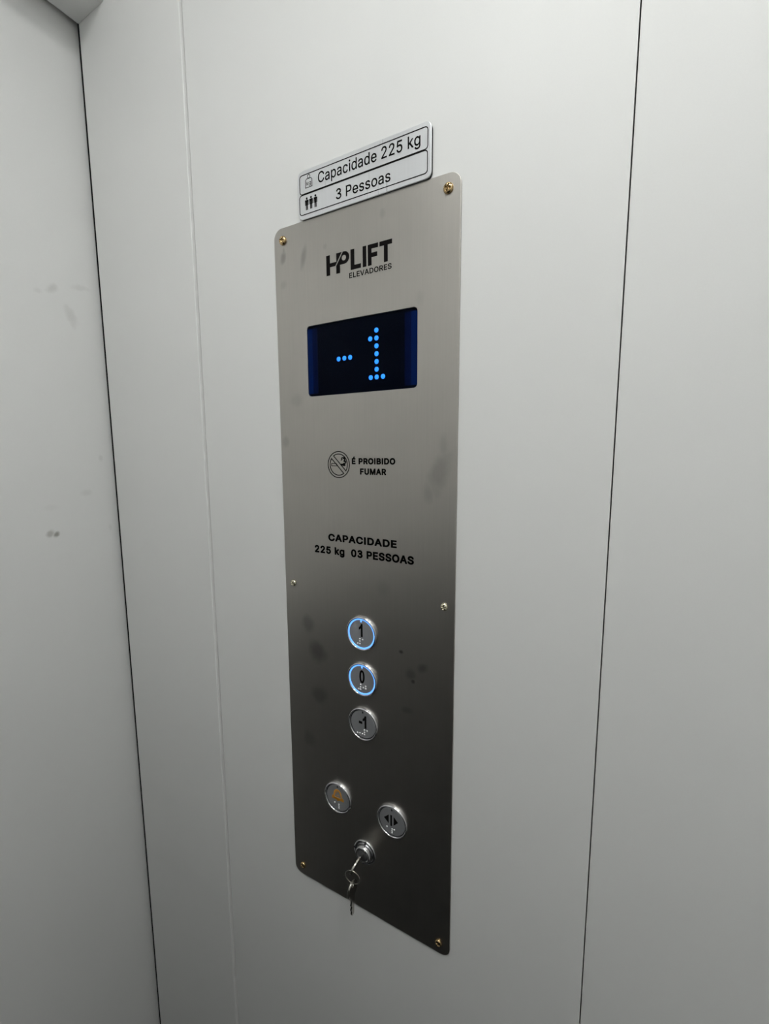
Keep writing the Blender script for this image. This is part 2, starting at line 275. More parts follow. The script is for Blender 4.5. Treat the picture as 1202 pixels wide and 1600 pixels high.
# outlines of the sans-serif characters that stand on the signs: advance and loops, in thousandths of the type size
GLYPHS = {
    ' ': (187, []),
    '0': (453, [[[227,-7],[199,-5],[174,1],[151,11],[130,24],[111,41],[95,62],[80,86],[69,113],[60,144],[53,178],[49,214],[48,254],[49,294],[53,330],[60,364],[69,395],[81,422],[95,447],[112,467],[130,484],[151,498],[174,508],[200,514],[227,516],[254,514],[279,508],[302,498],[323,484],[342,467],[358,447],[372,422],[384,395],[393,364],[400,330],[404,294],[405,254],[404,214],[400,178],[393,144],[384,113],[373,86],[359,62],[342,41],[323,24],[302,11],[279,1],[254,-5]],[[227,50],[245,51],[261,56],[276,63],[290,74],[303,87],[313,103],[323,122],[330,144],[336,168],[340,194],[343,223],[344,254],[343,285],[340,314],[336,341],[330,365],[323,387],[313,405],[303,422],[290,435],[276,446],[261,453],[245,458],[227,460],[209,458],[192,453],[177,446],[163,435],[151,422],[140,405],[131,387],[123,365],[117,341],[113,314],[110,285],[109,254],[110,223],[113,194],[117,168],[123,144],[131,122],[140,103],[151,87],[163,74],[177,63],[192,56],[209,51]]]),
    '2': (453, [[[64,0],[64,47],[234,229],[248,243],[261,257],[272,270],[282,282],[291,294],[299,305],[305,316],[311,327],[315,337],[318,348],[320,360],[320,371],[319,385],[317,397],[313,408],[308,419],[301,428],[293,436],[283,443],[273,449],[262,454],[250,457],[237,459],[224,460],[209,459],[196,457],[184,453],[172,447],[162,441],[153,433],[145,424],[139,413],[134,402],[130,390],[128,376],[127,362],[66,362],[67,384],[71,405],[77,424],[86,442],[98,459],[111,473],[126,486],[143,496],[162,505],[182,511],[203,514],[225,516],[247,514],[268,511],[288,505],[306,497],[323,486],[337,474],[350,461],[361,445],[370,428],[376,411],[380,392],[381,372],[380,358],[378,345],[375,331],[371,318],[365,304],[357,290],[347,275],[336,259],[322,241],[306,223],[288,202],[267,180],[153,60],[153,57],[389,57],[389,0]]]),
    '3': (440, [[[72,409],[88,449],[123,485],[169,509],[220,517],[272,510],[318,487],[354,451],[373,406],[372,356],[351,311],[314,276],[261,254],[220,241],[166,239],[164,301],[210,303],[239,312],[282,329],[301,348],[312,370],[312,394],[302,417],[283,437],[254,450],[221,455],[188,450],[160,435],[141,415],[130,386]],[[167,301],[222,296],[305,267],[348,240],[379,203],[395,158],[393,111],[374,67],[340,32],[297,7],[247,-5],[195,-5],[146,8],[102,33],[69,69],[53,107],[110,131],[121,102],[141,81],[169,65],[203,56],[240,56],[274,65],[302,81],[322,102],[332,125],[333,149],[325,172],[307,193],[280,210],[208,236],[163,239]]]),
    '5': (453, [[[221,-7],[199,-6],[178,-2],[159,3],[140,11],[123,21],[108,32],[94,45],[83,60],[73,76],[66,93],[62,111],[60,130],[122,130],[124,119],[127,108],[132,98],[138,89],[145,80],[154,73],[163,66],[173,60],[184,56],[196,52],[208,50],[221,50],[236,51],[250,53],[264,58],[276,64],[288,72],[298,82],[307,92],[314,104],[320,117],[324,131],[327,146],[328,162],[327,178],[324,193],[320,208],[314,221],[306,233],[297,244],[286,254],[275,262],[262,269],[248,273],[233,276],[218,277],[205,276],[192,275],[180,272],[167,268],[156,264],[145,258],[136,252],[128,246],[67,253],[96,509],[366,509],[366,452],[151,452],[134,301],[136,301],[145,308],[155,315],[166,320],[178,325],[190,329],[203,331],[216,333],[229,334],[247,333],[263,330],[279,326],[294,321],[308,314],[321,306],[334,296],[345,285],[355,273],[364,260],[372,246],[379,231],[384,215],[388,199],[390,181],[391,163],[390,139],[385,117],[379,95],[369,76],[357,57],[343,41],[327,27],[309,15],[289,6],[268,-1],[245,-5]]]),
    'A': (479, [[[16,0],[201,509],[276,509],[463,0],[395,0],[287,302],[282,317],[276,334],[270,352],[264,372],[257,394],[250,420],[241,447],[232,478],[245,478],[236,447],[228,419],[220,393],[213,371],[206,351],[201,333],[195,317],[191,302],[85,0]],[[110,142],[110,199],[370,199],[370,142]]]),
    'B': (456, [[[60,0],[60,509],[241,509],[266,508],[289,504],[310,499],[329,491],[345,481],[359,469],[371,456],[381,442],[388,426],[394,410],[397,392],[398,374],[397,358],[395,344],[392,331],[387,320],[380,310],[373,301],[365,293],[356,286],[347,280],[336,275],[326,270],[315,267],[315,262],[327,261],[339,257],[351,252],[363,245],[374,237],[385,227],[394,216],[402,203],[409,189],[414,173],[417,155],[418,136],[417,117],[413,100],[408,83],[400,67],[390,52],[377,39],[362,28],[344,18],[324,10],[301,4],[275,1],[247,0]],[[125,57],[245,57],[272,58],[296,63],[315,70],[330,80],[341,92],[349,105],[354,120],[355,137],[355,149],[352,161],[348,173],[342,184],[335,194],[327,203],[317,211],[306,218],[293,224],[279,228],[264,230],[248,231],[125,231]],[[125,285],[238,285],[252,286],[265,288],[277,291],[288,296],[299,302],[308,309],[316,317],[323,326],[329,337],[333,348],[335,359],[336,372],[334,388],[330,403],[323,417],[313,429],[299,439],[283,446],[263,450],[240,452],[125,452]]]),
    'C': (510, [[[267,-7],[235,-5],[205,1],[177,11],[150,25],[126,42],[104,63],[86,88],[70,115],[57,146],[48,179],[42,215],[40,254],[42,293],[48,329],[57,362],[70,393],[86,421],[104,445],[126,466],[150,484],[177,498],[205,508],[235,514],[267,516],[286,515],[305,513],[323,509],[340,504],[357,498],[373,490],[388,481],[402,471],[415,460],[427,447],[438,433],[448,418],[456,402],[463,385],[469,367],[473,348],[408,348],[405,361],[401,373],[395,384],[389,395],[382,404],[375,413],[366,421],[357,428],[348,435],[337,440],[327,445],[315,449],[304,452],[292,454],[280,455],[267,456],[245,454],[223,450],[203,443],[184,432],[166,419],[150,403],[137,385],[125,364],[116,340],[109,314],[105,285],[103,254],[105,223],[109,194],[116,168],[125,145],[137,123],[151,105],[166,89],[184,76],[203,66],[223,59],[245,54],[267,53],[280,53],[292,55],[304,57],[315,60],[327,64],[337,69],[348,74],[357,81],[366,88],[375,96],[382,105],[389,114],[395,125],[401,136],[405,148],[408,160],[473,160],[469,142],[463,124],[457,107],[448,91],[438,76],[428,62],[416,49],[402,38],[388,28],[373,19],[357,11],[341,5],[323,0],[305,-4],[286,-6]]]),
    'D': (502, [[[219,0],[96,0],[96,57],[215,57],[244,58],[272,63],[296,70],[318,81],[337,94],[354,110],[368,128],[379,149],[388,172],[394,198],[398,226],[399,255],[398,285],[394,312],[388,337],[379,361],[368,381],[354,399],[338,415],[320,428],[299,438],[275,446],[249,450],[221,452],[93,452],[93,509],[225,509],[261,507],[294,501],[325,492],[353,478],[377,461],[399,441],[418,418],[433,391],[446,361],[455,329],[460,293],[462,255],[460,217],[455,181],[446,149],[433,119],[417,92],[398,68],[376,48],[351,31],[322,17],[291,8],[256,2]],[[125,509],[125,0],[60,0],[60,509]]]),
    'E': (418, [[[60,0],[60,509],[372,509],[372,452],[125,452],[125,286],[355,286],[355,229],[125,229],[125,57],[375,57],[375,0]]]),
    'F': (410, [[[60,0],[60,509],[369,509],[369,452],[125,452],[125,278],[346,278],[346,221],[125,221],[125,0]]]),
    'I': (185, [[[60,0],[60,509],[125,509],[125,0]]]),
    'L': (393, [[[60,0],[60,509],[125,509],[125,57],[361,57],[361,0]]]),
    'M': (628, [[[60,0],[60,509],[152,509],[277,187],[287,159],[299,123],[311,84],[322,49],[307,49],[318,83],[330,121],[342,158],[352,187],[476,509],[568,509],[568,0],[504,0],[504,291],[504,327],[505,369],[506,413],[507,457],[513,457],[509,445],[505,433],[502,421],[498,409],[482,363],[467,322],[456,291],[342,0],[286,0],[170,291],[159,321],[145,361],[129,408],[112,457],[119,457],[120,416],[121,372],[122,328],[122,291],[122,0]]]),
    'O': (533, [[[267,-7],[235,-5],[205,1],[177,11],[150,25],[126,42],[105,63],[86,88],[70,115],[57,146],[48,179],[42,215],[40,254],[42,293],[48,329],[57,362],[70,393],[86,421],[105,445],[126,466],[150,484],[177,498],[205,508],[235,514],[267,516],[299,514],[329,508],[357,498],[384,484],[408,466],[429,445],[448,421],[464,393],[477,362],[486,329],[491,293],[493,254],[491,215],[486,179],[477,146],[464,115],[448,88],[429,63],[408,42],[384,25],[357,11],[329,1],[299,-5]],[[267,53],[289,54],[310,59],[330,66],[349,76],[367,89],[383,105],[396,123],[408,144],[418,168],[425,194],[429,223],[430,254],[429,286],[425,314],[418,341],[408,365],[396,386],[383,404],[367,420],[349,433],[330,443],[310,450],[289,454],[267,456],[245,454],[223,450],[203,443],[184,433],[167,420],[151,404],[137,385],[125,364],[116,340],[109,314],[105,285],[103,254],[105,223],[109,194],[116,168],[125,144],[137,123],[151,105],[167,89],[184,76],[203,66],[223,59],[245,54]]]),
    'P': (444, [[[60,0],[60,509],[235,509],[263,507],[289,503],[312,497],[332,487],[350,476],[366,462],[379,447],[390,430],[398,411],[404,391],[407,370],[409,348],[407,325],[404,304],[398,284],[390,265],[379,248],[366,233],[350,219],[332,207],[312,198],[289,191],[263,187],[235,186],[109,186],[109,242],[233,242],[252,243],[269,246],[284,250],[297,256],[308,264],[318,272],[327,282],[333,294],[338,306],[342,319],[344,333],[344,348],[344,362],[342,376],[338,389],[333,402],[326,413],[318,423],[308,431],[297,439],[284,444],[268,449],[251,451],[232,452],[125,452],[125,0]]]),
    'R': (449, [[[60,0],[60,509],[236,509],[264,507],[290,504],[313,497],[333,489],[351,478],[367,465],[380,450],[390,433],[399,415],[405,395],[408,374],[409,352],[408,330],[405,309],[399,290],[390,271],[380,255],[367,240],[351,228],[333,217],[312,209],[289,203],[264,199],[236,198],[96,198],[96,255],[234,255],[252,256],[269,258],[284,262],[298,267],[309,273],[319,281],[327,290],[334,300],[339,312],[342,324],[344,338],[345,352],[344,367],[342,380],[339,393],[334,405],[327,415],[319,425],[309,433],[298,440],[284,445],[269,449],[252,451],[233,452],[125,452],[125,0]],[[353,0],[230,229],[303,229],[428,0]]]),
    'S': (446, [[[224,-9],[197,-8],[172,-4],[149,1],[128,9],[108,19],[91,31],[76,45],[64,60],[54,77],[46,96],[41,115],[38,137],[104,137],[107,123],[110,110],[116,98],[123,88],[132,79],[142,71],[154,64],[166,59],[180,55],[194,52],[209,50],[224,49],[241,50],[257,52],[272,55],[286,60],[299,66],[311,74],[321,82],[329,92],[336,102],[341,114],[345,126],[346,139],[345,151],[342,161],[338,171],[332,179],[325,186],[316,193],[307,199],[296,205],[284,209],[272,214],[259,218],[245,222],[184,239],[154,249],[128,260],[105,274],[86,289],[71,307],[60,326],[54,348],[52,372],[53,393],[58,413],[65,431],[75,448],[87,463],[102,476],[119,488],[138,498],[158,506],[180,511],[203,514],[227,516],[252,514],[275,511],[296,505],[316,498],[334,488],[351,476],[365,463],[377,449],[387,433],[394,415],[399,397],[401,378],[337,378],[334,396],[326,412],[316,426],[302,437],[286,447],[267,453],[247,457],[225,459],[209,458],[194,456],[180,452],[167,448],[156,442],[145,435],[136,427],[129,418],[123,409],[118,398],[116,387],[115,376],[116,363],[119,352],[124,342],[131,334],[139,326],[148,319],[158,313],[169,308],[180,304],[191,300],[202,296],[212,293],[264,279],[276,276],[287,272],[299,268],[312,264],[324,258],[336,252],[347,245],[359,238],[369,229],[379,220],[387,209],[395,198],[401,185],[405,171],[407,155],[408,139],[407,118],[403,99],[396,81],[386,64],[374,48],[360,34],[343,21],[323,11],[302,2],[278,-4],[252,-8]]]),
    'U': (517, [[[259,-8],[230,-7],[203,-2],[177,5],[154,15],[133,28],[114,43],[98,60],[85,80],[74,101],[66,124],[62,148],[60,173],[60,509],[124,509],[124,178],[125,160],[128,144],[133,128],[141,113],[150,99],[160,87],[173,77],[187,68],[203,61],[220,56],[239,53],[259,52],[279,53],[298,56],[315,61],[331,68],[345,77],[357,87],[368,99],[377,113],[384,128],[389,144],[392,160],[393,178],[393,509],[457,509],[457,173],[456,148],[451,124],[443,101],[433,80],[419,60],[403,43],[384,28],[363,15],[340,5],[315,-2],[288,-7]]]),
    'V': (479, [[[204,0],[16,509],[84,509],[192,206],[197,192],[203,176],[209,158],[215,137],[222,115],[230,89],[239,61],[248,31],[235,31],[244,62],[252,90],[260,115],[267,138],[274,158],[279,176],[285,192],[290,206],[395,509],[463,509],[278,0]]]),
    'a': (389, [[[160,-9],[142,-8],[126,-5],[110,-1],[94,5],[80,12],[68,22],[57,32],[48,45],[40,58],[35,73],[31,90],[30,108],[31,123],[34,138],[38,150],[43,161],[50,171],[58,179],[67,187],[78,193],[89,199],[100,203],[112,207],[125,211],[138,213],[152,216],[165,218],[178,220],[234,227],[244,228],[252,230],[259,232],[265,235],[270,238],[273,243],[275,248],[276,255],[276,257],[275,268],[273,279],[271,288],[267,297],[262,304],[256,311],[248,317],[240,322],[230,326],[220,329],[208,330],[196,331],[183,330],[171,329],[159,326],[149,322],[140,318],[132,313],[124,307],[118,301],[112,294],[107,288],[103,281],[100,274],[41,291],[48,308],[57,322],[67,335],[79,346],[91,355],[104,364],[118,370],[133,375],[148,379],[163,382],[179,384],[194,384],[204,384],[215,383],[227,382],[239,379],[251,376],[263,372],[275,367],[286,360],[296,353],[306,343],[315,333],[322,320],[329,306],[333,290],[336,272],[337,251],[337,0],[277,0],[277,52],[272,52],[269,45],[264,38],[258,32],[252,25],[244,18],[236,12],[226,6],[215,1],[203,-3],[190,-6],[176,-8]],[[170,45],[187,46],[202,49],[216,53],[228,59],[239,66],[248,74],[257,83],[263,93],[269,104],[272,115],[275,126],[276,138],[276,190],[273,188],[270,186],[265,184],[259,182],[253,180],[246,179],[239,177],[231,176],[200,171],[175,168],[165,166],[154,164],[144,162],[134,159],[125,155],[117,150],[110,145],[103,139],[98,132],[95,124],[93,115],[92,105],[92,95],[94,87],[98,79],[102,72],[107,66],[114,61],[121,56],[130,52],[139,49],[149,47],[159,46]]]),
    'c': (395, [[[207,-8],[182,-7],[159,-2],[137,6],[117,16],[98,30],[82,46],[68,64],[56,85],[46,108],[40,133],[36,159],[34,187],[36,216],[40,243],[46,268],[56,291],[68,312],[82,330],[98,346],[117,360],[137,371],[159,378],[182,383],[207,384],[221,384],[234,383],[247,380],[260,377],[272,373],[284,368],[295,362],[305,356],[315,349],[324,341],[332,332],[340,322],[347,312],[353,301],[358,289],[362,277],[303,262],[301,269],[298,276],[294,283],[290,289],[286,295],[281,301],[276,306],[270,311],[264,315],[257,319],[250,322],[242,325],[234,327],[226,329],[217,329],[207,330],[189,329],[173,325],[158,319],[145,310],[134,300],[124,287],[115,274],[108,258],[103,242],[99,224],[97,206],[96,187],[97,169],[99,151],[103,134],[108,117],[115,102],[124,89],[134,76],[145,66],[158,57],[173,51],[189,48],[207,46],[217,47],[226,48],[234,49],[243,52],[250,54],[258,58],[264,62],[271,66],[277,71],[282,76],[287,82],[292,89],[296,95],[299,102],[302,110],[304,117],[363,102],[359,90],[354,78],[348,67],[341,56],[334,46],[325,37],[316,29],[306,21],[296,15],[285,9],[273,4],[261,-1],[248,-4],[235,-6],[221,-8]]]),
    'd': (424, [[[195,-8],[172,-7],[151,-2],[130,5],[111,16],[94,29],[79,45],[66,64],[55,84],[46,108],[39,133],[35,160],[34,189],[35,218],[39,245],[46,270],[55,293],[66,313],[79,332],[95,347],[112,361],[131,371],[151,378],[173,383],[196,384],[213,384],[228,381],[241,378],[253,373],[263,367],[272,360],[280,353],[287,346],[293,338],[298,331],[303,325],[306,319],[311,319],[311,509],[372,509],[372,0],[313,0],[313,59],[307,59],[303,53],[298,46],[293,39],[287,31],[280,24],[272,17],[263,10],[252,4],[241,-1],[227,-5],[212,-7]],[[205,47],[221,48],[236,51],[250,57],[263,65],[274,75],[284,86],[293,100],[299,115],[305,132],[309,150],[311,169],[312,189],[311,210],[309,229],[305,247],[300,263],[293,278],[284,291],[275,302],[263,312],[251,320],[237,325],[221,329],[205,330],[187,329],[172,325],[157,319],[145,311],[133,301],[124,290],[115,276],[108,261],[103,245],[99,227],[97,209],[96,189],[97,170],[99,151],[103,133],[109,117],[115,101],[124,88],[134,76],[145,66],[158,57],[172,51],[188,48]]]),
    'e': (404, [[[212,-8],[185,-7],[161,-2],[138,6],[117,16],[98,30],[82,46],[68,64],[56,85],[46,108],[40,132],[35,159],[34,187],[35,215],[39,242],[46,267],[55,290],[67,311],[81,329],[97,346],[115,359],[135,370],[157,378],[180,383],[205,384],[221,384],[236,382],[251,379],[266,374],[280,368],[294,361],[307,351],[319,341],[331,329],[341,315],[350,299],[357,282],[363,263],[368,242],[370,219],[371,194],[371,169],[75,169],[75,221],[338,221],[310,202],[309,220],[307,237],[303,254],[298,269],[291,282],[283,294],[273,305],[263,314],[250,321],[237,326],[222,329],[205,330],[189,329],[173,326],[159,321],[146,313],[135,304],[125,294],[116,282],[109,270],[103,256],[99,241],[97,226],[96,211],[96,178],[97,157],[100,139],[104,122],[110,106],[118,92],[128,80],[139,70],[151,61],[165,55],[179,50],[195,47],[212,46],[224,47],[234,48],[244,50],[254,53],[263,56],[271,61],[278,66],[285,73],[292,80],[297,88],[302,96],[306,105],[365,91],[360,77],[353,63],[345,51],[335,39],[324,29],[311,19],[298,11],[283,4],[266,-1],[249,-5],[231,-7]]]),
    'g': (425, [[[207,-151],[187,-150],[168,-148],[150,-144],[134,-140],[119,-134],[105,-127],[93,-119],[82,-110],[73,-101],[64,-91],[57,-80],[51,-69],[101,-41],[106,-47],[110,-53],[116,-59],[122,-66],[128,-72],[136,-78],[145,-83],[154,-88],[165,-92],[178,-95],[192,-97],[207,-97],[229,-96],[249,-92],[267,-85],[282,-75],[295,-62],[304,-47],[310,-28],[311,-6],[311,68],[306,68],[302,62],[298,56],[293,49],[287,41],[280,34],[272,28],[263,21],[252,16],[241,11],[227,8],[212,5],[195,5],[173,6],[152,10],[132,17],[113,27],[95,39],[80,53],[67,71],[55,90],[46,112],[39,136],[35,163],[34,191],[35,220],[39,246],[46,271],[55,293],[66,314],[80,332],[95,347],[112,361],[131,371],[152,378],[173,383],[196,384],[213,384],[228,382],[242,378],[253,373],[264,367],[273,360],[281,353],[288,346],[294,338],[299,331],[304,325],[308,319],[313,319],[313,379],[372,379],[372,-9],[371,-32],[367,-54],[360,-73],[350,-90],[338,-104],[324,-117],[308,-127],[291,-136],[271,-142],[251,-147],[229,-150]],[[205,59],[222,60],[237,63],[251,68],[264,75],[275,84],[285,95],[293,107],[300,121],[305,137],[309,154],[312,172],[312,193],[312,212],[309,231],[305,248],[300,264],[293,278],[285,291],[275,303],[264,312],[251,320],[237,325],[222,329],[205,330],[188,329],[172,325],[158,320],[145,312],[134,302],[124,290],[115,277],[109,262],[103,246],[99,229],[97,212],[96,193],[97,173],[99,155],[103,138],[109,123],[116,108],[124,96],[134,85],[145,76],[158,68],[172,63],[188,60]]]),
    'i': (166, [[[53,0],[53,379],[114,379],[114,0]],[[84,443],[75,444],[67,446],[60,449],[54,455],[48,461],[44,468],[42,475],[41,483],[42,491],[44,499],[48,506],[54,512],[60,517],[67,521],[75,523],[84,524],[92,523],[100,521],[107,517],[114,512],[119,506],[123,499],[126,491],[126,483],[126,475],[123,468],[119,461],[114,455],[107,449],[100,446],[92,444]]]),
    'k': (380, [[[110,137],[110,212],[121,212],[284,379],[360,379],[184,199],[177,199]],[[53,0],[53,509],[114,509],[114,0]],[[294,0],[148,186],[191,229],[372,0]]]),
    'o': (415, [[[207,-8],[182,-7],[159,-2],[137,6],[117,16],[98,30],[82,46],[68,64],[56,85],[46,108],[40,133],[36,159],[34,187],[36,216],[40,243],[46,268],[56,291],[68,312],[82,330],[98,346],[117,360],[137,371],[159,378],[182,383],[207,384],[233,383],[256,378],[278,371],[299,360],[317,346],[333,330],[347,312],[359,291],[369,268],[376,243],[380,216],[381,187],[380,159],[376,133],[369,108],[359,85],[347,64],[333,46],[317,30],[299,16],[278,6],[256,-2],[233,-7]],[[207,46],[226,48],[242,51],[257,57],[270,66],[282,76],[292,89],[300,102],[307,117],[312,134],[316,151],[318,169],[319,187],[318,206],[316,224],[312,242],[307,258],[300,274],[292,287],[282,300],[270,310],[257,319],[242,325],[226,329],[207,330],[189,329],[173,325],[158,319],[145,310],[134,300],[124,287],[115,274],[108,258],[103,242],[99,224],[97,206],[96,187],[97,169],[99,151],[103,134],[108,117],[115,102],[124,89],[134,76],[145,66],[158,57],[173,51],[189,48]]]),
    'p': (424, [[[53,-143],[53,379],[112,379],[112,319],[118,319],[122,325],[126,331],[131,338],[137,346],[144,353],[152,360],[161,367],[171,373],[183,378],[197,381],[212,384],[229,384],[252,383],[274,378],[294,371],[313,361],[330,347],[345,332],[359,313],[370,293],[379,270],[385,245],[389,218],[390,189],[389,160],[385,133],[379,108],[370,84],[359,64],[346,45],[330,29],[313,16],[294,5],[274,-2],[252,-7],[229,-8],[213,-7],[198,-5],[184,-1],[173,4],[162,10],[153,17],[145,24],[138,31],[132,39],[127,46],[122,53],[118,59],[114,59],[114,-143]],[[220,47],[237,48],[253,51],[267,57],[279,66],[291,76],[301,88],[309,101],[316,117],[321,133],[325,151],[327,170],[328,189],[327,209],[325,227],[321,245],[316,261],[309,276],[301,290],[291,301],[280,311],[267,319],[253,325],[237,329],[220,330],[203,329],[188,325],[174,320],[161,312],[150,302],[140,291],[132,278],[125,263],[120,247],[116,229],[113,210],[113,189],[113,169],[116,150],[120,132],[125,115],[132,100],[140,86],[150,75],[162,65],[174,57],[188,51],[204,48]]]),
    's': (365, [[[182,-8],[163,-7],[145,-5],[128,-2],[112,3],[98,10],[84,18],[72,27],[62,38],[53,50],[45,63],[40,78],[36,94],[94,107],[99,92],[105,79],[114,69],[124,60],[136,54],[150,49],[165,46],[181,45],[200,46],[217,50],[232,55],[244,62],[255,71],[262,81],[267,91],[268,103],[267,112],[265,121],[260,129],[254,136],[246,142],[237,147],[225,151],[212,155],[149,170],[125,177],[104,186],[87,196],[72,208],[61,222],[53,237],[48,255],[47,274],[48,290],[51,305],[57,319],[65,332],[75,343],[87,354],[100,363],[115,370],[131,377],[149,381],[167,384],[187,384],[206,384],[223,381],[239,378],[254,372],[267,366],[279,358],[290,349],[299,339],[307,328],[314,316],[319,303],[324,290],[268,277],[264,288],[258,298],[251,307],[243,316],[232,323],[219,328],[205,331],[187,333],[171,332],[156,329],[143,324],[131,317],[121,308],[114,299],[110,289],[109,277],[110,267],[112,258],[117,250],[124,243],[133,237],[144,232],[157,227],[172,223],[229,209],[254,202],[275,194],[292,183],[306,171],[317,158],[325,142],[330,125],[331,107],[330,90],[326,75],[321,61],[312,47],[302,35],[290,24],[276,15],[260,6],[242,0],[223,-5],[203,-7]]]),
    'É': (418, [[[60,0],[60,509],[372,509],[372,452],[125,452],[125,286],[355,286],[355,229],[125,229],[125,57],[375,57],[375,0]],[[191,558],[239,659],[307,659],[241,558]]]),
}

def text_me(s, x0, x1, z0, z1, y_base, bold=0.0, thick=0.00012):
    """flat print: every outline is filled by its winding number, then thickened by stroking its edge"""
    from mathutils.geometry import delaunay_2d_cdt
    V = []; F = []; pen = 0
    for ch in s:
        adv, loops = GLYPHS[ch]
        if loops:
            pts = []; edges = []; segs = []
            for lp in loops:
                lp = [p for i, p in enumerate(lp) if p != lp[i-1]]
                o = len(pts); n = len(lp)
                pts += [Vector((x/1000, z/1000)) for x, z in lp]
                edges += [(o+i, o+(i+1) % n) for i in range(n)]
                segs += [(lp[i][0]/1000, lp[i][1]/1000, lp[(i+1) % n][0]/1000, lp[(i+1) % n][1]/1000) for i in range(n)]
                if bold:
                    for i in range(n):
                        p, q = Vector(lp[i])/1000, Vector(lp[(i+1) % n])/1000
                        d = (q-p).normalized()*bold; w = Vector((-d.y, d.x)); k = len(V)
                        V.extend([(c_.x+pen, c_.y) for c_ in (p-d*0.6-w, q+d*0.6-w, q+d*0.6+w, p-d*0.6+w)]); F.append((k, k+1, k+2, k+3))
            vs, _, fs, _, _, _ = delaunay_2d_cdt(pts, edges, [], 0, 1e-6)
            k = len(V); V.extend([(v.x+pen, v.y) for v in vs])
            for f in fs:
                cx_ = sum(vs[i].x for i in f)/len(f); cz_ = sum(vs[i].y for i in f)/len(f); wn = 0
                for ax, az, bx, bz in segs:
                    if (az <= cz_) != (bz <= cz_) and ax+(cz_-az)/(bz-az)*(bx-ax) > cx_: wn += 1 if bz > az else -1
                if wn: F.append(tuple(k+i for i in f))
        pen += adv/1000 + bold*1.2
    xs = [v[0] for f in F for v in (V[i] for i in f)]; zs = [v[1] for f in F for v in (V[i] for i in f)]
    ax, bx, az, bz = min(xs), max(xs), min(zs), max(zs)
    me = bpy.data.meshes.new('text')
    me.from_pydata([(x0+(x-ax)/(bx-ax)*(x1-x0), y_base-thick, z0+(z-az)/(bz-az)*(z1-z0)) for x, z in V], [], F)
    bm = bmesh.new(); bm.from_mesh(me)
    for f in bm.faces:
        if f.normal.y > 0: f.normal_flip()
    bm.to_mesh(me); bm.free()
    return me

def mm(*a): return [v/1000 for v in a]

def strokes(lines, y_base, thick=0.00012):
    """printed line work: (points, width, closed)"""
    bm = bmesh.new()
    for pts, w, closed in lines:
        n = len(pts); L = []; R = []
        for i in range(n):
            p = Vector(pts[i])
            a = Vector(pts[(i-1) % n]) if (closed or i > 0) else None
            b = Vector(pts[(i+1) % n]) if (closed or i < n-1) else None
            d1 = (p-a).normalized() if a is not None else None
            d2 = (b-p).normalized() if b is not None else None
            if d1 is None: d1 = d2
            if d2 is None: d2 = d1
            n1 = Vector((-d1.y, d1.x)); n2 = Vector((-d2.y, d2.x))
            nn = (n1+n2); nn = nn.normalized() if nn.length > 1e-6 else n1
            k = 1/max(0.5, nn.dot(n1))
            L.append(p+nn*w/2*k); R.append(p-nn*w/2*k)
        for y in (y_base-thick,):
            vl = [bm.verts.new((q.x, y, q.y)) for q in L]; vr = [bm.verts.new((q.x, y, q.y)) for q in R]
            bl = [bm.verts.new((q.x, y_base, q.y)) for q in L]; br = [bm.verts.new((q.x, y_base, q.y)) for q in R]
            for i in range(n if closed else n-1):
                j = (i+1) % n
                bm.faces.new((vl[i], vl[j], vr[j], vr[i]))
                bm.faces.new((vl[i], bl[i], bl[j], vl[j])); bm.faces.new((vr[j], br[j], br[i], vr[i]))
    bmesh.ops.recalc_face_normals(bm, faces=bm.faces)
    me = bpy.data.meshes.new('strokes'); bm.to_mesh(me); bm.free()
    return me

def merge(name, *mes):
    bm = bmesh.new()
    for m_ in mes:
        bm.from_mesh(m_)
    me = bpy.data.meshes.new(name); bm.to_mesh(me); bm.free()
    return me

def lathe(profile, n=48, smooth=True, cap=True):
    """profile of (radius, height out of the wall); axis along -y through the origin"""
    bm = bmesh.new(); rings = []
    for r, h in profile:
        if r < 1e-7: rings.append([bm.verts.new((0, -h, 0))])
        else: rings.append([bm.verts.new((r*math.cos(2*math.pi*k/n), -h, r*math.sin(2*math.pi*k/n))) for k in range(n)])
    for a, b in zip(rings, rings[1:]):
        for k in range(n):
            j = (k+1) % n
            if len(a) == 1 and len(b) == 1: continue
            if len(a) == 1: f = bm.faces.new((a[0], b[j], b[k]))
            elif len(b) == 1: f = bm.faces.new((a[k], a[j], b[0]))
            else: f = bm.faces.new((a[k], a[j], b[j], b[k]))
            f.smooth = smooth
    bmesh.ops.recalc_face_normals(bm, faces=bm.faces)
    me = bpy.data.meshes.new('lathe'); bm.to_mesh(me); bm.free()
    return me

def ring_tube(R, r, n=40, m=10):
    """a wire ring lying in the x-z plane"""
    bm = bmesh.new(); g = []
    for i in range(n):
        a = 2*math.pi*i/n
        g.append([bm.verts.new(((R+r*math.cos(2*math.pi*k/m))*math.cos(a), r*math.sin(2*math.pi*k/m), (R+r*math.cos(2*math.pi*k/m))*math.sin(a))) for k in range(m)])
    for i in range(n):
        for k in range(m):
            f = bm.faces.new((g[i][k], g[(i+1) % n][k], g[(i+1) % n][(k+1) % m], g[i][(k+1) % m])); f.smooth = True
    bmesh.ops.recalc_face_normals(bm, faces=bm.faces)
    me = bpy.data.meshes.new('ring'); bm.to_mesh(me); bm.free()
    return me

